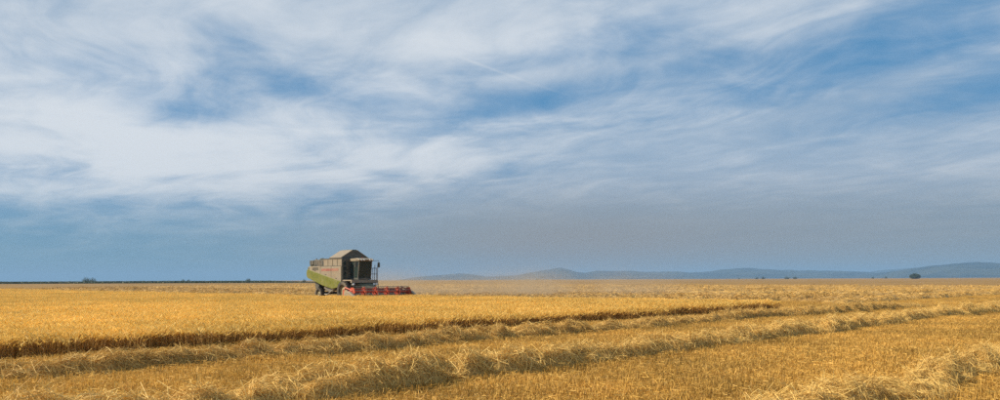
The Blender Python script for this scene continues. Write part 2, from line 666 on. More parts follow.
def build_stubble():
    rng = np.random.default_rng(5)
    var = [stubble_patch(rng, .6, 240, 100) for _ in range(6)] + [stubble_patch(rng, 1.3, 170, 110, 2.4, 1.15) for _ in range(4)]
    big = [Vector((p.x, p.y)) for p in CROP]
    out = lambda X, Y: ~in_poly(X, Y, big) & in_view(X, Y, 4.0)
    Xa, Ya = grid_points(lambda X, Y: out(X, Y) & (np.hypot(X, Y) < 46), -32, 36, 7, 47, .50, rng)
    Xb, Yb = grid_points(lambda X, Y: out(X, Y) & (np.hypot(X, Y) >= 45.5) & (np.hypot(X, Y) < 150), -100, 105, 15, 151, 1.0, rng)
    X, Y = np.concatenate([Xa, Xb]), np.concatenate([Ya, Yb])
    N, nb = len(X), len(Xa)
    # line the patches up with the drilled rows
    w = X * WN.x + Y * WN.y
    dw = np.round(w / .125) * .125 - w
    X, Y = X + dw * WN.x, Y + dw * WN.y
    # stubble pressed down where the wheels ran either side of each windrow
    press = np.ones(N)
    for P, D in ((P1, WD1), (P2, WD2), (P3, WD)):
        o_ = (X - P.x) * D.y - (Y - P.y) * D.x
        for t0 in (-1.35, 1.35):
            press *= 1 - .62 * np.exp(-((o_ - t0) / .30) ** 2)
    first = np.arange(N) < nb
    s = rng.uniform(.9, 1.2, N)
    hz = (.75 + .6 * fbm(X * .35, Y * .35, 31) + rng.normal(0, .07, N)) * press
    pick = np.where(first, rng.integers(0, 6, N), rng.integers(6, 10, N))
    ang = math.atan2(WD.y, WD.x) + rng.normal(0, .05, N) + np.where(rng.random(N) < .5, 0, math.pi)
    rot = np.stack([rng.normal(0, .04, N), rng.normal(0, .04, N), ang], 1)
    o = scatter('stubble', var, np.stack([X, Y, np.zeros(N)], 1), rot, np.stack([s, s, hz], 1), pick, [M['stubble']])
    tag(o, 'short golden brown cut stubble with scattered straw between the windrows', 'stubble', kind='stuff')


build_stubble()


# ------------------------------------------------------------------ windrows of threshed straw
def windrow(name, P, D, s0, s1, seed, label, group, width=.85, height=.42, dens=1300, seg=.12, thick=.008, fade=(0, 0), two=True, mtl='straw', gaps=0.0):
    rng = np.random.default_rng(seed)
    N_ = Vector((D.y, -D.x))
    ns = max(8, int((s1 - s0) / seg))
    s = np.linspace(s0, s1, ns)
    nc = 19
    c = np.linspace(-1, 1, nc)
    Sg, Cg = np.meshgrid(s, c, indexing='ij')
    q_ = seed * 17.3

    def shape(Sg, Cg):
        hw = width * (.80 + .50 * vnoise(Sg * .55 + q_, Sg * 0 + 3, seed) + .22 * (vnoise(Sg * 1.9, np.sign(Cg) * 5 + q_, seed + 3) - .5))
        hh = height * (.62 + .60 * fbm(Sg * .42 + q_, Sg * 0 + .5, seed + 1, 3) + .25 * (vnoise(Sg * 1.7, Sg * 0 + q_, seed + 5) - .3))
        if gaps:
            hh = hh * np.clip((fbm(Sg * .16 + q_, Sg * 0 + 9.5, seed + 21, 2) - gaps) * 6, .25, 1)
        ends = np.clip((Sg - s0) / max(fade[0], .01), 0, 1) * np.clip((s1 - Sg) / max(fade[1], .01), 0, 1)
        hh = hh * np.sqrt(ends)
        wob = .30 * (vnoise(Sg * .33 + q_, Sg * 0 + 7, seed + 9) - .5)
        prof = np.power(np.clip(1 - np.abs(Cg) ** 2.8, 0, 1), .75)
        lump = .55 * (fbm(Sg * 1.6 + q_, Cg * 1.7 + 4, seed + 2, 4) - .5) + .42 * (vnoise(Sg * 3.6, Cg * 2.8 + q_, seed + 6) - .5)
        z = hh * np.clip(prof * (1 + lump * 1.7), 0, 2) - .03 * (np.abs(Cg) > .97)
        across = Cg * hw + wob
        X = P.x + D.x * Sg + N_.x * across
        Y = P.y + D.y * Sg + N_.y * across
        return np.stack([X, Y, z], -1)
    V = shape(Sg, Cg)
    idx = np.arange(ns * nc).reshape(ns, nc)
    Fc = np.stack([idx[:-1, :-1], idx[1:, :-1], idx[1:, 1:], idx[:-1, 1:]], -1).reshape(-1, 4)
    core = V.reshape(-1, 3).copy()
    core[:, 2] = core[:, 2] * .82 - .02
    tint0 = .25 * rng.random(len(core))  # core darker than the straws: shade inside the heap put into its colour
    # loose straws lying on and sticking out of the heap
    ns_ = int(dens * (s1 - s0) * width * 2.0)
    ss = rng.uniform(s0, s1, ns_)
    cc = np.where(rng.random(ns_) < .35, np.clip(rng.normal(0, .5, ns_), -1.1, 1.1), np.sign(rng.random(ns_) - .5) * rng.beta(2.2, 1.0, ns_) * 1.12)
    e = .03
    A0 = shape(ss, np.clip(cc, -1, 1))
    over = np.abs(cc) > 1
    A0[over, 0] += (cc[over] - np.sign(cc[over])) * width * 2 * N_.x
    A0[over, 1] += (cc[over] - np.sign(cc[over])) * width * 2 * N_.y
    A0[over, 2] = .05
    ts = shape(ss + e, np.clip(cc, -1, 1)) - shape(ss - e, np.clip(cc, -1, 1))
    tcx = shape(ss, np.clip(cc + e, -1, 1)) - shape(ss, np.clip(cc - e, -1, 1))
    ts /= np.linalg.norm(ts, axis=1, keepdims=True) + 1e-6
    tcx /= np.linalg.norm(tcx, axis=1, keepdims=True) + 1e-6
    ang = rng.random(ns_) * 6.283
    nrm = np.cross(tcx, ts)
    nrm /= np.linalg.norm(nrm, axis=1, keepdims=True) + 1e-6
    nrm *= np.where(nrm[:, 2:3] < 0, -1, 1)
    ln = rng.gamma(4.0, .045, ns_).clip(.06, .34)
    stick = np.abs(rng.normal(0, .10, ns_))
    dirv = np.cos(ang)[:, None] * ts + np.sin(ang)[:, None] * tcx + nrm * (stick - .03)[:, None]
    dirv /= np.linalg.norm(dirv, axis=1, keepdims=True)
    A = A0 + nrm * (rng.random((ns_, 1)) * .11 - .085)
    B = A + dirv * ln[:, None]
    A = A - dirv * (ln * .35)[:, None]
    B[:, 2] = np.maximum(B[:, 2], .012)
    A[:, 2] = np.maximum(A[:, 2], .012)
    sag = nrm * (rng.normal(.012, .02, ns_) * ln / .25)[:, None] + rng.normal(0, .008, (ns_, 3))
    w = thick * rng.uniform(.6, 1.25, ns_)
    Vs, Fs = ribbons(A, B, w, rng, sag if two else None, .8)
    per = 6 if two else 4
    tint = np.repeat(rng.beta(1.1, 1.0, ns_), per)
    Va = np.concatenate([core, Vs])
    me = np_mesh(name, Va, [Fc, Fs + len(core)], np.concatenate([tint0, tint]), [M[mtl]])
    o = link(name, me)
    tag(o, label, 'windrow', group)
    return o


G_W = 'straw windrows on the stubble'
windrow('straw_windrow', P3, WD, 2.0, 34.0, 3, 'nearest straw windrow, low in the right corner of the field', G_W, dens=2600, thick=.007, fade=(2.5, 2), width=.47, height=.34)
windrow('straw_windrow', P2, WD2, -12.0, 62.0, 8, 'long straw windrow crossing the middle of the stubble to the right edge', G_W, dens=2000, fade=(1, 6), thick=.0085, width=.52, height=.39)
windrow('straw_windrow', P1, WD1, -24.0, 42.0, 14, 'straw windrow lying closest along the cut edge of the standing wheat', G_W, dens=1700, fade=(1, 9), thick=.009, width=.52, height=.36)


def far_windrows():
    # right of the standing wheat the rows go on in the same direction, one swath apart
    L = 'one of the thin distant straw rows on the stubble right of the wheat'
    c_s = (CORNER - P1).dot(WD)
    own = {1: 'straw windrow running right from the far corner of the standing wheat',
           2: 'straw windrow second beyond the long rows, right of the wheat corner',
           3: 'straw windrow third beyond the long rows, right of the wheat corner'}
    for i in range(1, 15):
        P = P1 - WN * (6.9 * i)
        s0 = c_s + 2.5 + (0 if i > 1 else 11) + rnd.uniform(0, 3)
        s1 = s0 + 50 + i * 7
        windrow('straw_windrow', P, WD, s0, s1, 40 + i, own.get(i, L), 'far windrows right of the wheat', width=.95, height=.42, dens=90 if i < 4 else 40,
                seg=.3 if i < 4 else .5, thick=.03, two=False, fade=(2, 8), mtl='far_straw', gaps=.30)
    # beyond the combine they follow its own line of travel
    L = 'one of the thin distant straw rows on the stubble behind the wheat'
    c_t = (CORNER - O_COMB).dot(HD)
    for i in range(1, 22):
        P = O_COMB + HL * (7.0 * i)
        windrow('straw_windrow', P, HD, -150 - i * 7, c_t - 4 + rnd.uniform(-4, 0) if i > 0 else -9, 80 + i, 'straw row on the far stubble, closest behind the combine and wheat' if i == 1 else L, 'far windrows behind the combine', width=1.0, height=.42,
                dens=40 if i < 6 else 20, seg=.5 if i < 6 else .8, thick=.04, two=False, fade=(4, 3), mtl='far_straw', gaps=.28)
    # the row the combine is leaving behind it
    windrow('straw_windrow', O_COMB, HD, -130, -7.2, 79, 'fresh straw row trailing from the back of the combine', 'far windrows behind the combine', width=.9, height=.42,
            dens=60, seg=.4, thick=.03, two=False, fade=(4, 1.5), mtl='far_straw')


far_windrows()
# ------------------------------------------------------------------ combine harvester
DUST = (.46, .37, .24)
M['cream'] = mat('cream_paint', (.275, .235, .168), .5, var=.10, dirt=(.27, .195, .12), dirt_amt=.6)
M['lime'] = mat('lime_paint', (.135, .15, .012), .45, var=.08, dirt=DUST, dirt_amt=.2)
M['red'] = mat('red_paint', (.48, .050, .014), .5, var=.1, dirt=DUST, dirt_amt=.25)
M['decal'] = mat('faded_red_decal', (.28, .09, .065), .6, var=.1, dirt=DUST, dirt_amt=.4)
M['dark'] = mat('dark_grey_paint', (.055, .060, .052), .55, var=.1, dirt=DUST, dirt_amt=.22)
M['darkgreen'] = mat('dark_olive_paint', (.085, .095, .060), .55, var=.1, dirt=DUST, dirt_amt=.25)
M['steel'] = mat('dusty_steel', (.20, .19, .17), .5, .5, var=.1, dirt=DUST, dirt_amt=.4)
M['rubber'] = mat('tyre_rubber', (.030, .028, .026), .85, var=.1, dirt=DUST, dirt_amt=.35)
M['rim'] = mat('yellow_rim', (.24, .21, .11), .5, var=.05, dirt=DUST, dirt_amt=.4)
M['darkred'] = mat('dusty_maroon_paint', (.17, .035, .027), .6, var=.1, dirt=DUST, dirt_amt=.2)
M['seat'] = mat('seat_fabric', (.05, .05, .06), .9)
M['lens'] = mat('lamp_glass', (.85, .85, .80), .15)


def glass_mat():
    m = bpy.data.materials.new('tinted_glass')
    m.use_nodes = True
    q = NT(m.node_tree)
    b = q.n['Principled BSDF']
    b.inputs['Base Color'].default_value = (.03, .045, .04, 1)
    b.inputs['Roughness'].default_value = .06
    b.inputs['Specular IOR Level'].default_value = .18
    b.inputs['Alpha'].default_value = .94
    return m


M['glass'] = glass_mat()


class B:
    """collects shapes into one bmesh"""
    def __init__(self):
        self.bm = bmesh.new()

    def box(self, x0, x1, y0, y1, z0, z1, bev=0.0):
        r = bmesh.ops.create_cube(self.bm, size=1.0)
        vs_ = r['verts']
        for v in vs_:
            v.co = Vector(((x0 + x1) / 2 + v.co.x * (x1 - x0), (y0 + y1) / 2 + v.co.y * (y1 - y0), (z0 + z1) / 2 + v.co.z * (z1 - z0)))
        if bev:
            es = {e for v in vs_ for e in v.link_edges}
            bmesh.ops.bevel(self.bm, geom=list(es), offset=bev, segments=2, affect='EDGES', profile=.6)
        return self

    def prism(self, prof, y0, y1, bev=0.0, axis='y'):
        """closed profile of (x, z) points, pushed from y0 to y1 (axis y) or (y, z) from x0 to x1 (axis x)"""
        mk = (lambda p, t: (p[0], t, p[1])) if axis == 'y' else (lambda p, t: (t, p[0], p[1]))
        a = [self.bm.verts.new(mk(p, y0)) for p in prof]
        b = [self.bm.verts.new(mk(p, y1)) for p in prof]
        n = len(prof)
        fs = [self.bm.faces.new(a), self.bm.faces.new(b[::-1])]
        for i in range(n):
            j = (i + 1) % n
            fs.append(self.bm.faces.new((a[i], b[i], b[j], a[j])))
        bmesh.ops.recalc_face_normals(self.bm, faces=fs)
        if bev:
            es = {e for v in a + b for e in v.link_edges}
            bmesh.ops.bevel(self.bm, geom=list(es), offset=bev, segments=2, affect='EDGES', profile=.6)
        return self

    def rod(self, p0, p1, r0, r1=None, n=10):
        r1 = r0 if r1 is None else r1
        p0, p1 = Vector(p0), Vector(p1)
        d = p1 - p0
        rot = d.to_track_quat('Z', 'Y').to_matrix().to_4x4()
        bmesh.ops.create_cone(self.bm, cap_ends=True, segments=n, radius1=r0, radius2=r1, depth=d.length, matrix=Matrix.Translation((p0 + p1) / 2) @ rot)
        return self

    def path(self, pts, r, n=8):
        for a, b in zip(pts[:-1], pts[1:]):
            self.rod(a, b, r, n=n)
        return self

    def lathe(self, prof, cx, cz, y, n=28):
        """profile of (radius, y offset) turned round an axis along y; closed loop"""
        rings = []
        for i in range(n):
            a = 2 * math.pi * i / n
            rings.append([self.bm.verts.new((cx + r * math.cos(a), y + o_, cz + r * math.sin(a))) for r, o_ in prof])
        m = len(prof)
        for i in range(n):
            A, C = rings[i], rings[(i + 1) % n]
            for k in range(m):
                l_ = (k + 1) % m
                self.bm.faces.new((A[k], A[l_], C[l_], C[k]))
        return self

    def out(self, name, m, parent, smooth=False):
        bmesh.ops.recalc_face_normals(self.bm, faces=self.bm.faces[:])
        me = bpy.data.meshes.new(name)
        self.bm.to_mesh(me)
        self.bm.free()
        me.materials.append(M[m])
        if smooth:
            for p in me.polygons:
                p.use_smooth = True
        return link(name, me, parent)


def build_combine():
    R = bpy.data.objects.new('combine_harvester', None)
    COL.objects.link(R)
    R.location = (O_COMB.x, O_COMB.y, 0)
    R.rotation_euler = (0, 0, math.atan2(HD.y, HD.x))
    R.empty_display_size = 1.0
    tag(R, 'cream and lime green combine harvester with red reel cutting the wheat', 'combine harvester')
    HW = 1.52                                  # half width of the body

    # --- body core and rear hood
    B().prism([(-5.7, 2.30), (-5.75, 3.20), (-4.9, 3.24), (-3.9, 3.30), (0.0, 3.30), (0.0, 1.30), (-1.2, 1.25), (-3.0, 1.55)], -HW + .07, HW - .07).out('body', 'dark', R)
    hood = B().prism([(-6.15, 2.42), (-6.02, 3.28), (-5.35, 3.36), (-5.35, 2.15)], -HW + .01, HW - .01, .16).out('rear_hood', 'darkgreen', R)
    B().box(-6.17, -6.07, -HW + .12, -HW + .32, 2.62, 2.86).out('tail_lamp', 'red', hood)
    B().box(-6.17, -6.07, HW - .32, HW - .12, 2.62, 2.86).out('tail_lamp', 'red', hood)
    ch = B().box(-4.9, 0.6, -.55, .55, .95, 1.35)
    ch.box(-4.45, -4.0, -1.05, 1.05, .60, .85)
    ch.rod((.25, -1.1, .95), (.25, 1.1, .95), .16)
    ch.box(-.1, .55, -.95, .95, .8, 1.35)
    ch.out('chassis', 'dark', R)
    # straw hood / chopper under the tail
    B().prism([(-5.75, 2.32), (-5.35, 1.15), (-4.85, 1.10), (-4.6, 1.75), (-4.9, 2.3)], -1.0, 1.0, .03).out('straw_chute', 'dark', R)

    for sgn in (-1, 1):
        y0, y1 = sorted((sgn * (HW - .06), sgn * (HW + .02)))
        # upper cream side panel: two doors with a seam, slanting lower edge
        for a, b in ((-5.55, -3.62), (-3.58, -1.72), (-1.68, -.02)):
            zl = lambda x: 2.90 + (x + 5.55) * (1.82 - 2.90) / 5.55
            zt = lambda x: 3.26 if x < -3.6 else 3.22
            p = B().prism([(a, zl(a)), (a, zt(a)), (b, zt(b)), (b, zl(b))], y0, y1, .03).out('side_panel', 'cream', R)
            if a > -3.6:
                # faded red marking across the panel
                ys = sorted((sgn * (HW + .021), sgn * (HW + .027)))
                xa, xb = (a + .18, b - .02) if a < -2 else (a + .02, a + 1.25)
                B().box(xa, xb, ys[0], ys[1], 2.80, 3.02).out('red_marking', 'decal', p)
            if a < -5:
                for kk in range(5):
                    B().box(a + .5, b - .35, *sorted((sgn * (HW + .022), sgn * (HW + .04))), 3.14 - kk * .055, 3.165 - kk * .055).out('vent_slat', 'dark', p)
            B().box((a + b) / 2 - .12, (a + b) / 2 + .12, *sorted((sgn * (HW + .02), sgn * (HW + .05))), zl((a + b) / 2) + .12, zl((a + b) / 2) + .16).out('panel_handle', 'dark', p)
        # lower lime skirt, deep in front and swept up behind
        y2, y3 = sorted((sgn * (HW - .05), sgn * (HW + .05)))
        B().prism([(-5.88, 2.16), (-6.07, 2.34), (-6.12, 2.62), (-6.04, 2.92), (-5.86, 3.02), (-5.55, 2.94), (-.02, 1.84), (-.02, 1.62), (-.60, 1.26), (-1.55, 1.14), (-3.1, 1.42)], y2, y3, .04).out('side_skirt', 'lime', R)
        # belt and pulley guard below
        B().prism([(-3.1, 1.56), (-1.6, 1.20), (-1.75, .85), (-2.4, .80), (-3.35, 1.2)], sgn * (HW - .35), sgn * (HW - .22), .02).out('belt_guard', 'steel', R)
        B().path([(-1.2, sgn * (HW - .1), 1.2), (-2.5, sgn * (HW - .1), .62), (-3.0, sgn * (HW - .1), .62)], .06).out('support_strut', 'steel', R)

    # --- engine deck
    e = B().box(-4.95, -3.15, -1.42, 1.30, 3.26, 3.92, .05).out('engine_cover', 'dark', R)
    for i in range(5):
        B().box(-4.75 + i * .32, -4.60 + i * .32, -1.455, -1.41, 3.40, 3.80).out('cooling_slat', 'steel', e)
    B().rod((-4.55, -.75, 3.90), (-4.55, -.75, 4.0), .2, .2, 16).rod((-4.55, -.75, 3.98), (-4.55, -.75, 4.06), .25, .18, 16).out('air_intake', 'darkgreen', R)
    B().rod((-5.15, -1.0, 3.2), (-5.15, -1.0, 4.05), .055).out('exhaust_pipe', 'steel', R)
    B().box(-5.85, -4.97, -1.32, 1.32, 3.25, 3.42, .03).out('rear_deck', 'darkgreen', R)
    B().box(-5.75, -5.05, -1.42, -.5, 3.42, 3.86, .04).out('radiator_housing', 'dark', R)
    # --- grain tank
    gt = B().prism([(-3.05, 3.2), (-3.08, 3.93), (0.02, 3.93), (0.02, 3.2)], -HW + .02, HW - .02, .03).out('grain_tank', 'cream', R)
    B().box(-3.1, .05, -HW - .02, HW + .02, 3.90, 3.98, .02).out('tank_rim', 'dark', gt)
    B().box(-3.0, -.05, -HW - .005, -HW + .035, 3.22, 3.28).out('tank_seam', 'dark', gt)
    for xx in (-2.3, -1.5, -.7):
        B().box(xx - .02, xx + .02, -HW - .012, -HW + .03, 3.30, 3.88).out('tank_rib', 'cream', gt)
    # tank front wall, dark, with sight windows
    fw = B().box(.022, .12, -HW + .01, HW - .01, 1.95, 3.95, .02).out('tank_front_wall', 'dark', R)
    for zz in (2.55, 3.05, 3.5):
        B().prism([(-1.20 + .13 * math.cos(a), zz + .17 * math.sin(a)) for a in [k * math.pi / 6 for k in range(12)]], .121, .14, axis='x').out('sight_window', 'glass', fw)
    B().box(.121, .16, -1.42, -1.38, 2.0, 3.9).out('wall_rib', 'darkgreen', fw)
    B().box(.121, .16, -.98, -.94, 2.0, 3.9).out('wall_rib', 'darkgreen', fw)
    # folded up tank covers: a roof with open dark gables
    t = .05
    for sgn in (-1, 1):
        prof = [(sgn * (HW - .05), 3.98), (sgn * .28, 4.70), (sgn * .28, 4.70 + t), (sgn * (HW + .02), 3.98 + t)]
        B().prism(prof, -2.05, -.05, axis='x').out('tank_cover', 'cream', R)
    B().prism([(-.29, 4.69), (-.2, 4.78), (.2, 4.78), (.29, 4.69)], -1.95, -.1, axis='x').out('ridge_cover', 'darkgreen', R)
    for xx in (-2.03, -.13):
        B().prism([(-HW + .07, 3.985), (-.28, 4.69), (.28, 4.69), (HW - .07, 3.985)], xx, xx + .05, axis='x').out('cover_gable', 'dark', R)

    # --- cab
    cy0, cy1, cx0, cx1 = -.68, .76, .14, 1.48
    cab = B().box(cx0, cx1 + .05, cy0, cy1, 1.98, 2.14, .03).box(cx0, cx0 + .06, cy0 + .02, cy1 - .02, 2.14, 3.66).out('cab', 'dark', R)
    B().prism([(cx0 - .02, 3.66), (cx0 - .02, 3.90), (cx1 - .05, 3.96), (cx1 + .38, 3.84), (cx1 + .38, 3.74), (cx1 + .2, 3.66)], cy0 - .06, cy1 + .06, .05).out('cab_roof', 'cream', cab)
    for y in (cy0 + .03, cy1 - .03):
        B().path([(cx1 - .05, y, 2.12), (cx1 + .16, y, 3.68)], .04).out('front_pillar', 'steel', cab)
        B().path([(cx0 + .68, y, 2.12), (cx0 + .68, y, 3.68)], .035).out('door_pillar', 'dark', cab)
        B().prism([(cx0 + .06, 2.14), (cx0 + .06, 3.66), (cx1 + .15, 3.66), (cx1 - .06, 2.14)], y - .008, y + .008).out('side_window', 'glass', cab)
    B().prism([(cx1 - .05, 2.14), (cx1 + .16, 3.66), (cx1 + .175, 3.66), (cx1 - .035, 2.14)], cy0 + .06, cy1 - .06).out('windscreen', 'glass', cab)
    B().prism([(cx1 - .02, 2.2), (cx1 + .10, 3.0), (cx1 + .12, 3.0), (cx1, 2.2)], .30, .33).out('wiper', 'dark', cab)
    B().box(.55, 1.0, -.12, .38, 2.35, 2.5, .04).box(.5, .62, -.12, .38, 2.45, 3.15, .04).box(.62, .9, -.02, .28, 2.13, 2.37).out('driver_seat', 'seat', cab)
    sw = B().path([(1.45, .13, 2.14), (1.28, .13, 2.72)], .05)
    sw.prism([(1.20, 2.70), (1.36, 2.76), (1.36, 2.79), (1.20, 2.73)], -.06, .32).out('steering_column', 'dark', cab)
    for y in (cy0 + .12, cy0 + .40, cy1 - .40, cy1 - .12):
        B().rod((cx1 + .36, y, 3.79), (cx1 + .44, y, 3.79), .065, .075, 12).out('work_light', 'lens', cab)
    # --- platform, rail and ladder on its left
    pl = B().box(.0, 1.62, -1.45, 1.36, 1.86, 1.97, .02).out('platform', 'cream', R)
    B().box(1.46, 1.66, -1.48, 1.40, 1.70, 1.855).out('platform_beam', 'cream', pl)
    for x in (.35, .95, 1.55):
        B().rod((x, 1.31, 1.95), (x, 1.31, 3.05), .028, n=8).out('rail_post', 'steel', pl)
    B().path([(.3, 1.31, 3.04), (1.6, 1.31, 3.04)], .028).out('handrail', 'steel', pl)
    B().path([(.3, 1.31, 2.5), (1.6, 1.31, 2.5)], .022).out('handrail', 'steel', pl)
    lad = B()
    for x in (1.10, 1.55):
        lad.path([(x, 1.44, 3.35), (x, 1.40, 2.0), (x, 1.62, .55)], .03)
    lad = lad.out('ladder', 'steel', R)
    for k in range(5):
        f = k / 4.0
        B().box(1.10, 1.55, 1.42 + .17 * f, 1.52 + .17 * f, 1.78 - 1.15 * f, 1.82 - 1.15 * f).out('step', 'steel', lad)
    # --- mirrors
    for y, yy in ((cy1 + .04, 1.32), (cy0 - .04, -1.15)):
        mi = B().path([(cx1 + .25, y, 3.72), (cx1 + .42, yy, 3.74), (cx1 + .42, yy, 3.05)], .02, 6).out('mirror', 'dark', R)
        B().box(cx1 + .37, cx1 + .45, yy - .11, yy + .11, 3.12, 3.56, .02).out('mirror_head', 'dark', mi)
    B().rod((.4, .5, 3.9), (.4, .5, 4.1), .07, .06).out('beacon', 'red', R)
    # road lights below the platform
    for y in (-1.28, .95, 1.22):
        B().box(1.60, 1.69, y - .10, y + .10, 1.48, 1.66, .02).out('headlight', 'lens', R)
        B().box(1.48, 1.60, y - .13, y + .13, 1.44, 1.71, .01).out('light_bracket', 'dark', R)
    # --- feeder house
    fh = B().prism([(.2, 1.15), (.25, 1.72), (1.6, 1.64), (3.05, 1.05), (3.05, .38), (1.2, .75)], -.72, .72, .04).out('feeder_house', 'darkgreen', R)
    for y in (-.5, .5):
        B().rod((.6, y * 1.65, .7), (2.7, y * 1.65, .55), .06).out('lift_cylinder', 'steel', fh)

    # --- wheels
    def wheel(x, y, r, w, sgn, name):
        h = w / 2
        prof = [(r * .56, -h * .82), (r * .72, -h), (r * .93, -h * .96), (r * .97, -h * .7), (r * .97, h * .7), (r * .93, h * .96), (r * .72, h), (r * .56, h * .82)]
        wh = B().lathe(prof, x, r, y, 36).out(name, 'rubber', R, True)
        hub = B().lathe([(.02, sgn * h * .25), (r * .18, sgn * h * .55), (r * .30, sgn * h * .40), (r * .52, sgn * h * .35), (r * .60, sgn * h * .86), (r * .60, -sgn * h * .86), (r * .5, -sgn * h * .5), (.02, -sgn * h * .5)], x, r, y, 28)
        hub.out('rim', 'rim', wh)
        lug = B()
        nl = 20
        for k in range(nl):
            for side in (-1, 1):
                a = 2 * math.pi * (k + (.5 if side > 0 else 0)) / nl
                a2 = a + .22
                p0 = (x + r * .985 * math.cos(a), y + side * h * .05, r + r * .985 * math.sin(a))
                p1 = (x + r * .965 * math.cos(a2), y + side * h * .92, r + r * .965 * math.sin(a2))
                lug.rod(p0, p1, r * .038, n=4)
        lug.out('tread_lug', 'rubber', wh)
    for sgn in (-1, 1):
        wheel(.25, sgn * 1.28, .93, .68, sgn, 'front_wheel')
        wheel(-4.2, sgn * 1.22, .62, .46, sgn, 'rear_wheel')

    # --- header
    HHW = 3.16
    hx = 3.0
    hd = B().prism([(hx, .18), (hx, 1.12), (hx + .07, 1.12), (hx + .10, .32), (hx + .95, .20), (hx + 1.25, .18), (hx + 1.25, .13)], -HHW, HHW, .015).out('header', 'darkred', R)
    B().box(hx - .07, hx + .09, -HHW, HHW, 1.10, 1.18, .02).out('header_beam', 'red', hd)
    for k in range(8):
        y = -2.9 + k * 5.8 / 7
        B().box(hx - .08, hx - .003, y - .05, y + .05, .25, 1.095).out('header_rib', 'darkred', hd)
    for sgn in (-1, 1):
        ya, yb = sorted((sgn * HHW, sgn * (HHW + .07)))
        B().prism([(hx - .1, .15), (hx - .1, 1.05), (hx + .35, 1.08), (hx + 1.1, .95), (hx + 1.75, .42), (hx + 1.75, .15)], ya, yb, .02).out('end_plate', 'red', hd)
        # pointed crop divider in cream
        bm = B()
        yc = sgn * (HHW + .16)
        bm.prism([(hx + .5, .18), (hx + .35, .62), (hx + .75, .98), (hx + 1.25, .95), (hx + 2.55, .25), (hx + 2.6, .14)], yc - .14, yc + .14, .07)
        bm.out('crop_divider', 'cream', hd)
        B().lathe([(.02, -.03), (.30, -.03), (.30, .03), (.02, .03)], hx + .55, .80, sgn * (HHW + .12), 20).out('drive_pulley', 'rim', hd)
        # reel arm
        B().path([(hx + .02, sgn * (HHW - .12), 1.3), (hx + 1.15, sgn * (HHW - .12), 1.02)], .06).out('reel_arm', 'red', hd)
    B().rod((hx + .42, -HHW + .02, .52), (hx + .42, HHW - .02, .52), .24, n=18).out('feed_auger', 'steel', hd)
    fl = B()
    for k in range(70):
        a = k * .55
        y = -HHW + .1 + k * (2 * HHW - .2) / 69
        a2 = a + .55
        fl.rod((hx + .42 + .30 * math.cos(a), y, .52 + .30 * math.sin(a)), (hx + .42 + .30 * math.cos(a2), y + .1, .52 + .30 * math.sin(a2)), .05, n=4)
    fl.out('auger_flight', 'steel', hd)
    kn = B()
    kn.box(hx + 1.22, hx + 1.30, -HHW, HHW, .11, .14)
    for k in range(90):
        y = -HHW + .04 + k * (2 * HHW - .08) / 89
        kn.prism([(hx + 1.30, .12), (hx + 1.42, .125), (hx + 1.30, .135)], y - .02, y + .02)
    kn.out('cutter_bar', 'steel', hd)
    # reel
    rx, rz, rr = hx + 1.12, .90, .48
    B().rod((rx, -HHW + .1, rz), (rx, HHW - .1, rz), .075, n=12).out('reel_tube', 'red', hd)
    yp = [-HHW + .14 + i * (2 * HHW - .28) / 5 for i in range(6)]
    for i, y in enumerate(yp):
        if i in (0, 5):
            B().lathe([(.05, -.02), (rr * .93, -.02), (rr * .93, .02), (.05, .02)], rx, rz, y, 6).out('reel_disc', 'red', hd)
        else:
            sp = B()
            for k in range(6):
                a, a2 = k * math.pi / 3 + .3, (k + 1) * math.pi / 3 + .3
                P_ = lambda an, r_: (rx + r_ * math.cos(an), y, rz + r_ * math.sin(an))
                sp.rod(P_(a, .05), P_(a, rr), .035, n=6)
                sp.rod(P_(a, rr * .92), P_(a2, rr * .92), .032, n=6)
            sp.lathe([(.04, -.018), (rr * .5, -.018), (rr * .5, .018), (.04, .018)], rx, rz, y, 12)
            sp.out('reel_spider', 'red', hd)
    for k in range(6):
        a = k * math.pi / 3 + .3
        bx, bz = rx + rr * math.cos(a), rz + rr * math.sin(a)
        br = B().rod((bx, -HHW + .12, bz), (bx, HHW - .12, bz), .024, n=6)
        br.out('reel_bar', 'steel', hd)
        tn = B()
        for j in range(46):
            y = -HHW + .2 + j * (2 * HHW - .4) / 45
            tn.rod((bx, y, bz), (bx - .05, y, bz - .22), .009, .006, n=4)
        tn.out('reel_tine', 'dark', hd)['kind'] = 'stuff'
    return R


build_combine()

# ------------------------------------------------------------------ hills
def hill_mat(name, a, b):
    m = bpy.data.materials.new(name)
    m.use_nodes = True
    q = NT(m.node_tree)
    p = q.n['Principled BSDF']
    p.inputs['Roughness'].default_value = .95
    p.inputs['Specular IOR Level'].default_value = .1
    g = q.n.new('ShaderNodeNewGeometry')
    n = q.noise(g.outputs['Position'], .003, 7.0, .62)
    q.l.new(q.mix(q.ramp(n, .35, .65), a, b), p.inputs['Base Color'])
    return m


M['hill'] = hill_mat('wooded_hill', (.016, .026, .024), (.070, .075, .045))


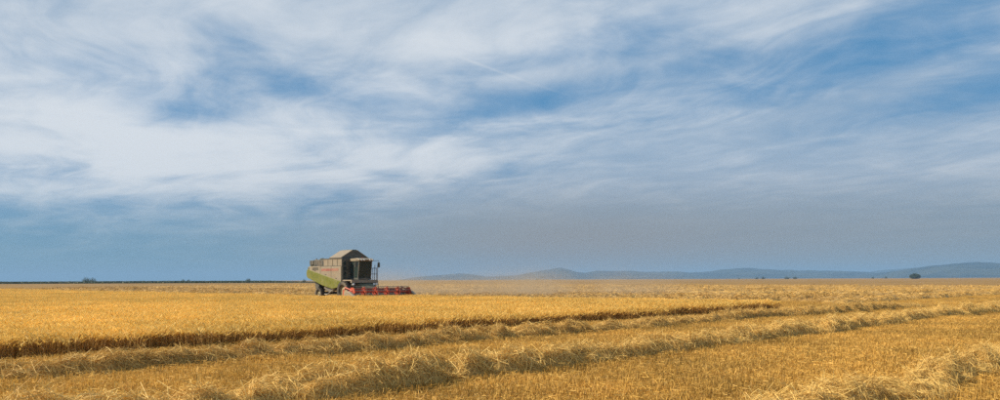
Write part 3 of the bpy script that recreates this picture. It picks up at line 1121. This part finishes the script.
def hills(name, dist, depth, prof, seed):
    """prof: photo (column, row) points of the skyline, turned into heights at their distance"""
    px = np.array([p[0] for p in prof], float)
    py = np.array([p[1] for p in prof], float)
    xs = np.linspace(px[0], px[-1], 260)
    top = np.interp(xs, px, py)
    k = np.array([.25, .5, .25])
    top = np.convolve(np.pad(top, 1, 'edge'), k, 'valid')
    top = top + 1.3 * (fbm(xs * .10, xs * 0 + seed, seed, 4) - .5)
    hor = np.array([horizon(x) for x in xs])
    H = np.maximum((hor - top), 0) / FPX * dist + CAMH
    nc = 41
    c = np.linspace(-1, 1, nc)
    X, Y, Z = [], [], []
    for i, x in enumerate(xs):
        wx = (x - 500) / FPX * dist
        for cc in c:
            yy = dist + cc * depth
            n = fbm(np.array(wx * .0021 + seed), np.array(yy * .0021), seed, 4)
            ridge = max(0.0, 1 - abs(cc)) ** .85
            z = H[i] * (ridge * (1 + .9 * (n - .5) * (1 - ridge)))
            X.append(wx), Y.append(yy), Z.append(z - 3)
    V = np.stack([X, Y, Z], 1)
    idx = np.arange(len(xs) * nc).reshape(len(xs), nc)
    F = np.stack([idx[:-1, :-1], idx[1:, :-1], idx[1:, 1:], idx[:-1, 1:]], -1).reshape(-1, 4)
    tag(link(name, np_mesh(name, V, [F], mats=[M['hill']], smooth=True)), kind='structure')


hills('hills', 8000, 1500, [(395, 281), (420, 276.5), (445, 274.5), (460, 273.2), (473, 274), (487, 276.2), (515, 275), (535, 271.5), (548, 269.2), (559, 267.2), (567, 268.6), (576, 271.5), (584, 273),
                            (594, 270.6), (606, 271), (625, 270.8), (645, 271.6), (668, 270.8), (690, 272.5), (705, 271.8), (722, 269), (738, 267.8), (752, 267.8), (775, 269.2), (800, 270),
                            (830, 270.2), (850, 271.3), (866, 271.5), (876, 274), (888, 277.4)], 3)
hills('hills', 6200, 1200, [(880, 277.4), (893, 274), (905, 270.5), (920, 267.2), (940, 264.6), (960, 262.6), (975, 261.8), (1000, 263), (1040, 262), (1090, 266), (1140, 269), (1200, 272), (1250, 276)], 9)
hills('hills', 10500, 1200, [(840, 277), (862, 273), (880, 270.2), (900, 268.4), (930, 267), (990, 268), (1050, 270), (1150, 275)], 15)


# ------------------------------------------------------------------ far trees
M['bark'] = mat('bark', (.07, .05, .035), .9)


def leaf_mat():
    m = plant_mat('foliage', (.030, .045, .015), (.075, .10, .030), .2, patch=.2, pscale=.05)
    return m


M['foliage'] = leaf_mat()


def leaf_cloud(rng, blobs, n, size):
    c = np.array([b[:3] for b in blobs])
    r = np.array([b[3:] for b in blobs])
    w = r.prod(1)
    i = rng.choice(len(blobs), n, p=w / w.sum())
    d = rng.normal(size=(n, 3))
    d /= np.linalg.norm(d, axis=1, keepdims=True)
    rr = rng.random(n) ** .45
    P = c[i] + d * r[i] * rr[:, None] * (1 + rng.normal(0, .07, (n, 1)))
    a = rng.normal(size=(n, 3))
    b = np.cross(a, rng.normal(size=(n, 3)))
    a *= size / np.linalg.norm(a, axis=1, keepdims=True)
    b *= size / np.linalg.norm(b, axis=1, keepdims=True)
    V = np.stack([P - a, P - b, P + a, P + b], 1).reshape(-1, 3)
    V[:, 2] = np.abs(V[:, 2]) + .05
    return V, np.arange(n)[:, None] * 4 + np.array([[0, 1, 2, 3]]), np.repeat(rng.random(n), 4)


def tree(name, px, dist, w, h, label, cat, seed, n=2500, flat=False, group=None):
    rng = np.random.default_rng(seed)
    R = bpy.data.objects.new(name, None)
    COL.objects.link(R)
    R.location = (at(px, dist), dist, 0)
    tag(R, label, cat, group)
    tb = B()
    th = h * (.35 if not flat else .25)
    tb.rod((0, 0, -.2), (0, 0, th), w * .035, w * .022, 9)
    blobs = [(0, 0, h * .45, w * .40, w * .36, h * .46), (0, 0, h * .2, w * .44, w * .4, h * .22)]
    nb = 9
    for k in range(nb):
        a = 2 * math.pi * k / nb + rng.uniform(-.2, .2)
        x, y = math.cos(a) * w * .27, math.sin(a) * w * .25
        z = h * rng.uniform(.22, .52)
        blobs.append((x, y, z, w * .23, w * .22, h * rng.uniform(.24, .33)))
        tb.rod((0, 0, th * .8), (x * .8, y * .8, z), w * .014, w * .005, 6)
    blobs.append((rng.uniform(-.1, .1) * w, 0, h * .76, w * .22, w * .2, h * .23))
    tb.out('trunk', 'bark', R)
    V, F, T = leaf_cloud(rng, blobs, n, max(w, h) * .026)
    link('crown', np_mesh('crown', V, [F], T, [M['foliage']]), R)
    return R


tree('round_tree', 915, 1400, 18, 9.6, 'single dark round tree on the horizon in front of the blue hills', 'tree', 1, 4500)
for i, (px, dist, w, h, lab) in enumerate([
        (757, 1900, 9, 5.5, 'left of two small bushes close together on the horizon below the hills'),
        (763.5, 1900, 11, 6.5, 'right of two small bushes close together on the horizon below the hills'),
        (787, 1800, 12, 6.0, 'left half of the wider bush clump on the horizon between small bushes and round tree'),
        (795, 1800, 12, 5.5, 'right half of the wider bush clump on the horizon between small bushes and round tree'),
        (873, 2000, 8, 5.5, 'small bush on the horizon, farther of two left of the round tree'),
        (886, 2000, 8, 6.0, 'small bush on the horizon, nearer of two left of the round tree'),
        (739, 2100, 6, 4.0, 'smallest bush on the horizon right of the standing wheat'),
        (537, 2100, 9, 4.0, 'tiny bush on the horizon under the highest hill peak'),
        (183, 950, 5, 4.2, 'left of two little trees over the dark green strip, midway to the combine'),
        (188.5, 950, 5, 4.0, 'right of two little trees over the dark green strip, midway to the combine'),
        (248, 950, 7, 4.6, 'small round tree over the dark green strip, left of the combine'),
        (304, 600, 3.4, 3.2, 'small dark tree on the horizon just behind the combine tail'),
        (86, 900, 9, 6.6, 'left tree of the low dark clump on the far left horizon'),
        (92.5, 900, 9, 6.4, 'right tree of the low dark clump on the far left horizon')]):
    tree('far_tree', px, dist, w, h, lab, 'tree', 50 + i, 700, flat=True, group='small trees along the horizon')


# dark green crop strip along the left horizon
def strip():
    rng = np.random.default_rng(77)
    n = 42000
    px = rng.uniform(-160, 326, n)
    d = rng.uniform(640, 820, n)
    X, Y = at(px, d), d
    z = rng.uniform(0, 1.0, n) * (.9 + 1.0 * fbm(X * .05, Y * .05, 4)) * np.clip((326 - px) / 60, .2, 1)
    P = np.stack([X, Y, z], 1)
    a = rng.normal(size=(n, 3))
    b = np.cross(a, rng.normal(size=(n, 3)))
    a *= .55 / np.linalg.norm(a, axis=1, keepdims=True)
    b *= .55 / np.linalg.norm(b, axis=1, keepdims=True)
    V = np.stack([P - a, P - b, P + a, P + b], 1).reshape(-1, 3)
    V[:, 2] = np.maximum(V[:, 2], .02)
    me = np_mesh('green_crop', V, [np.arange(n)[:, None] * 4 + np.array([[0, 1, 2, 3]])], np.repeat(rng.random(n), 4), [M['foliage']])
    tag(link('green_crop', me), 'thin strip of dark green crops along the far left horizon', 'crops', kind='stuff')


strip()


# ------------------------------------------------------------------ air: even haze over the plain, dust behind the combine
def volume(name, x0, x1, y0, y1, z0, z1, m, label):
    bm = B().box(x0, x1, y0, y1, z0, z1)
    me = bpy.data.meshes.new(name)
    bm.bm.to_mesh(me)
    bm.bm.free()
    me.materials.append(m)
    return tag(link(name, me), label, name.split('_')[0], kind='stuff')


hz = bpy.data.materials.new('haze')
hz.use_nodes = True
hz.node_tree.nodes.clear()
_o = hz.node_tree.nodes.new('ShaderNodeOutputMaterial')
_v = hz.node_tree.nodes.new('ShaderNodeVolumePrincipled')
_v.inputs['Color'].default_value = (.33, .57, .88, 1)
_v.inputs['Density'].default_value = 1.25e-4
hz.node_tree.links.new(_v.outputs[0], _o.inputs['Volume'])
volume('haze', -15500, 15500, -15500, 15500, -4, 135, hz, 'pale blue haze over the whole plain')



def dust_mat():
    m = bpy.data.materials.new('dust')
    m.use_nodes = True
    q = NT(m.node_tree)
    q.n.clear()
    o = q.n.new('ShaderNodeOutputMaterial')
    v = q.n.new('ShaderNodeVolumePrincipled')
    v.inputs['Color'].default_value = (.78, .60, .40, 1)
    tcn = q.n.new('ShaderNodeTexCoord')
    gx, gy, gz = q.sep(tcn.outputs['Generated'])
    g = q.n.new('ShaderNodeNewGeometry')
    n = q.noise(g.outputs['Position'], .16, 4.0, .6)
    f = q.mul(q.ramp(gx, 0.0, .2), q.ramp(gx, .35, 1.0, 1.0, 0.0))
    f = q.mul(f, q.mul(q.ramp(gy, 0.0, .2), q.ramp(gy, .7, 1.0, 1.0, 0.0)))
    h = q.math('POWER', q.math('SUBTRACT', 1.0, gz, clamp=True), 2.2)
    q.put(v.inputs['Density'], q.mul(q.mul(q.mul(f, h), q.ramp(n, .34, .72)), .19))
    q.l.new(v.outputs[0], o.inputs['Volume'])
    return m


volume('dust_cloud', -22, 30, 82, 118, .02, 4.6, dust_mat(), 'brownish dust drifting over the stubble behind the combine')
